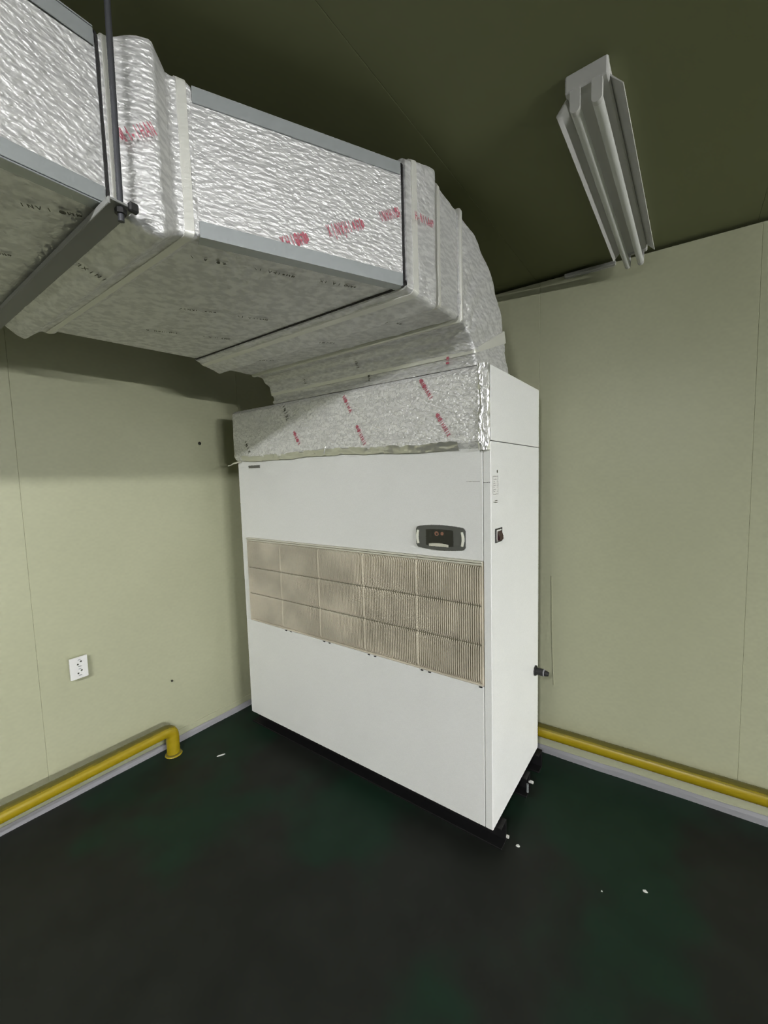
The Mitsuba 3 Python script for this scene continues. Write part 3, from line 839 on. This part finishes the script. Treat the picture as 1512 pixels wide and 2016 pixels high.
def throat(x, a0, a1, word, seed, mat):
    """print that follows the inside of the elbow"""
    m = lettering(word, 0.014, math.radians(a1 - a0) * RI, 0.09, 0.1, seed)
    v = np.array(m.vertices)
    a = math.radians(a1) - v[:, 0] / RI
    r_ = RI - 0.0075 - v[:, 2]
    m.vertices = np.stack([x + v[:, 1] - 0.06 * v[:, 0] * 3, YC + r_ * np.cos(a), ZC + r_ * np.sin(a)], -1)
    m.invert()
    obj('printed_lettering', m, mat, EL)
throat(-0.62, 32, 52, 'INIXL', 71, 'mat_grey_ink')
throat(-0.58, 8, 20, 'eno', 72, 'mat_grey_ink')
throat(-0.98, 28, 44, 'INIX', 73, 'mat_grey_ink')
throat(-0.175, 10, 22, 'eno', 74, 'mat_red_ink')

# ---------------------------------------------------------------- trapeze hanger
H = thing('duct_hanger', 'grey trapeze hanger with a threaded rod and a cross bar carrying the duct', 'hanger')
for x, xt in ((-0.327, -0.315), (-1.350, -1.350)):
    obj('rod', cylinder([x, -1.158, 2.160], [xt, -1.158, CEIL - 0.0005], 0.0058, 14), 'mat_steel_dark', H, smooth=40)
    obj('nut', cylinder([x, -1.158, 2.174], [x, -1.158, 2.184], 0.011, 6), 'mat_dark', H)
obj('cross_bar', cat([cham(-1.385, -0.312, -1.186, -1.136, 2.1870, 2.1915, 0.001), cham(-1.385, -0.312, -1.186, -1.182, 2.178, 2.1915, 0.001)]), 'mat_hanger_bar', H)
obj('end_plug', cham(-0.316, -0.303, -1.150, -1.132, 2.178, 2.197, 0.003), 'mat_dark', H)

# ---------------------------------------------------------------- fluorescent fixtures
def fixture(x, y, z, length, label, lit=0.0, angle=0.0, group=None, drop=0.0):
    """a bare twin tube batten under z, its near end at (x, y), running towards +y"""
    k = thing('fluorescent_fixture', label, 'light fixture', group)
    tw = T().translate([x, y, z]).rotate([0, 0, 1], angle)
    L = length
    obj('channel', cham(-0.050, 0.050, 0.018, L - 0.018, -0.040, -0.0005, 0.004), 'mat_lamp_white', k, to_world=tw)
    for e in (0.0, L - 0.022):
        obj('end_block', cham(-0.051, 0.051, e, e + 0.022, -0.046, -0.0005, 0.004), 'mat_lamp_white', k, to_world=tw)
    for s in (-1, 1):
        rz = -0.086 if lit and not drop else -0.064
        w = [(s * 0.046, -0.026), (s * 0.080, rz), (s * 0.0815, rz + 0.002), (s * 0.0475, -0.022)]
        P = Polygon(w if s > 0 else w[::-1])
        m = extrude(P, L - 0.07)
        m.apply_transform(frame_matrix([0, L - 0.035, 0], (1, 0, 0), (0, 0, 1)))
        obj('reflector', m, 'mat_lamp_white', k, to_world=tw)
    for s in (-1, 1):
        for e, q in ((0.0, 1), (L, -1)):
            sk = sbox(-0.0125, -0.088, 0.0125, -0.03).union(Point(0, -0.088).buffer(0.0125))
            m = extrude(sk, 0.016)
            m.apply_transform(frame_matrix([s * 0.026, e + (0.017 if q > 0 else -0.001), 0], (1, 0, 0), (0, 0, 1)))
            obj('socket', m, 'mat_lamp_white', k, to_world=tw)
        a, b2 = 0.018, L - 0.018
        tm = tube([(s * 0.026, a, -0.086), (s * 0.026, a + 0.02, -0.086), (s * 0.026, b2 - 0.02, -0.086), (s * 0.026, b2, -0.086)], 0.0128, 18)
        if lit:
            em = {'type': 'area', 'radiance': {'type': 'rgb', 'value': (lit * LIT_TINT).tolist()}}
            obj('tube', tm, 'mat_tube', k, to_world=tw, smooth=50, emitter=em)
        else:
            obj('tube', tm, 'mat_tube', k, to_world=tw, smooth=50)
    if drop:
        for e in (0.2, L - 0.2):
            obj('hanging_wire', cylinder([0, e, 0], [0, e, drop], 0.003, 8), 'mat_steel_dark', k, to_world=tw)
    return k


fixture(0.386, -0.322, CEIL, 1.065, 'unlit twin tube fluorescent batten on the ceiling near the right hand wall', angle=-0.9)
for (x, y, z) in NEAR_LAMPS:
    fixture(x, y, z, 1.2, 'lit twin tube fluorescent batten on the ceiling behind the viewer', lit=TUBE_RADIANCE)
for (x, y, z) in FAR_LAMPS:
    fixture(x, y, z, 1.2, 'lit twin tube fluorescent batten hung on wires at the far right end of the room', lit=FAR_TUBE_RADIANCE, group='hung lit battens', drop=CEIL - z - 0.0005)

# ---------------------------------------------------------------- litter on the floor
def chip(label, x, y, lx, ly, h, rot, seed):
    r = np.random.default_rng(seed)
    a = np.linspace(0, 2 * np.pi, 9, endpoint=False)
    q = np.stack([np.cos(a) * lx, np.sin(a) * ly], -1) * r.uniform(0.75, 1.1, (9, 1))
    c, s = math.cos(rot), math.sin(rot)
    q = q @ np.array([[c, s], [-s, c]])
    pts = [(x + u, y + v, 0.0002) for u, v in q] + [(x + u * 0.8, y + v * 0.8, h) for u, v in q]
    tag(obj('debris_chip', trimesh.convex.convex_hull(np.array(pts)), 'mat_chip'), label, 'debris', 'white chips on the floor')


chip('small white chip on the floor between the left yellow rail and the cabinet', -1.576, -0.28, 0.028, 0.006, 0.003, 1.1, 1)
chip('small white chip on the floor just in front of the cabinet corner on the right', 0.071, 0.108, 0.010, 0.007, 0.005, 0.3, 2)
chip('tiny pale chip on the green floor right of the cabinet, the smaller of two', 0.401, 0.095, 0.004, 0.003, 0.002, 0.0, 3)
chip('pale flat chip on the green floor furthest right of the cabinet', 0.537, 0.189, 0.009, 0.007, 0.002, 0.0, 4)
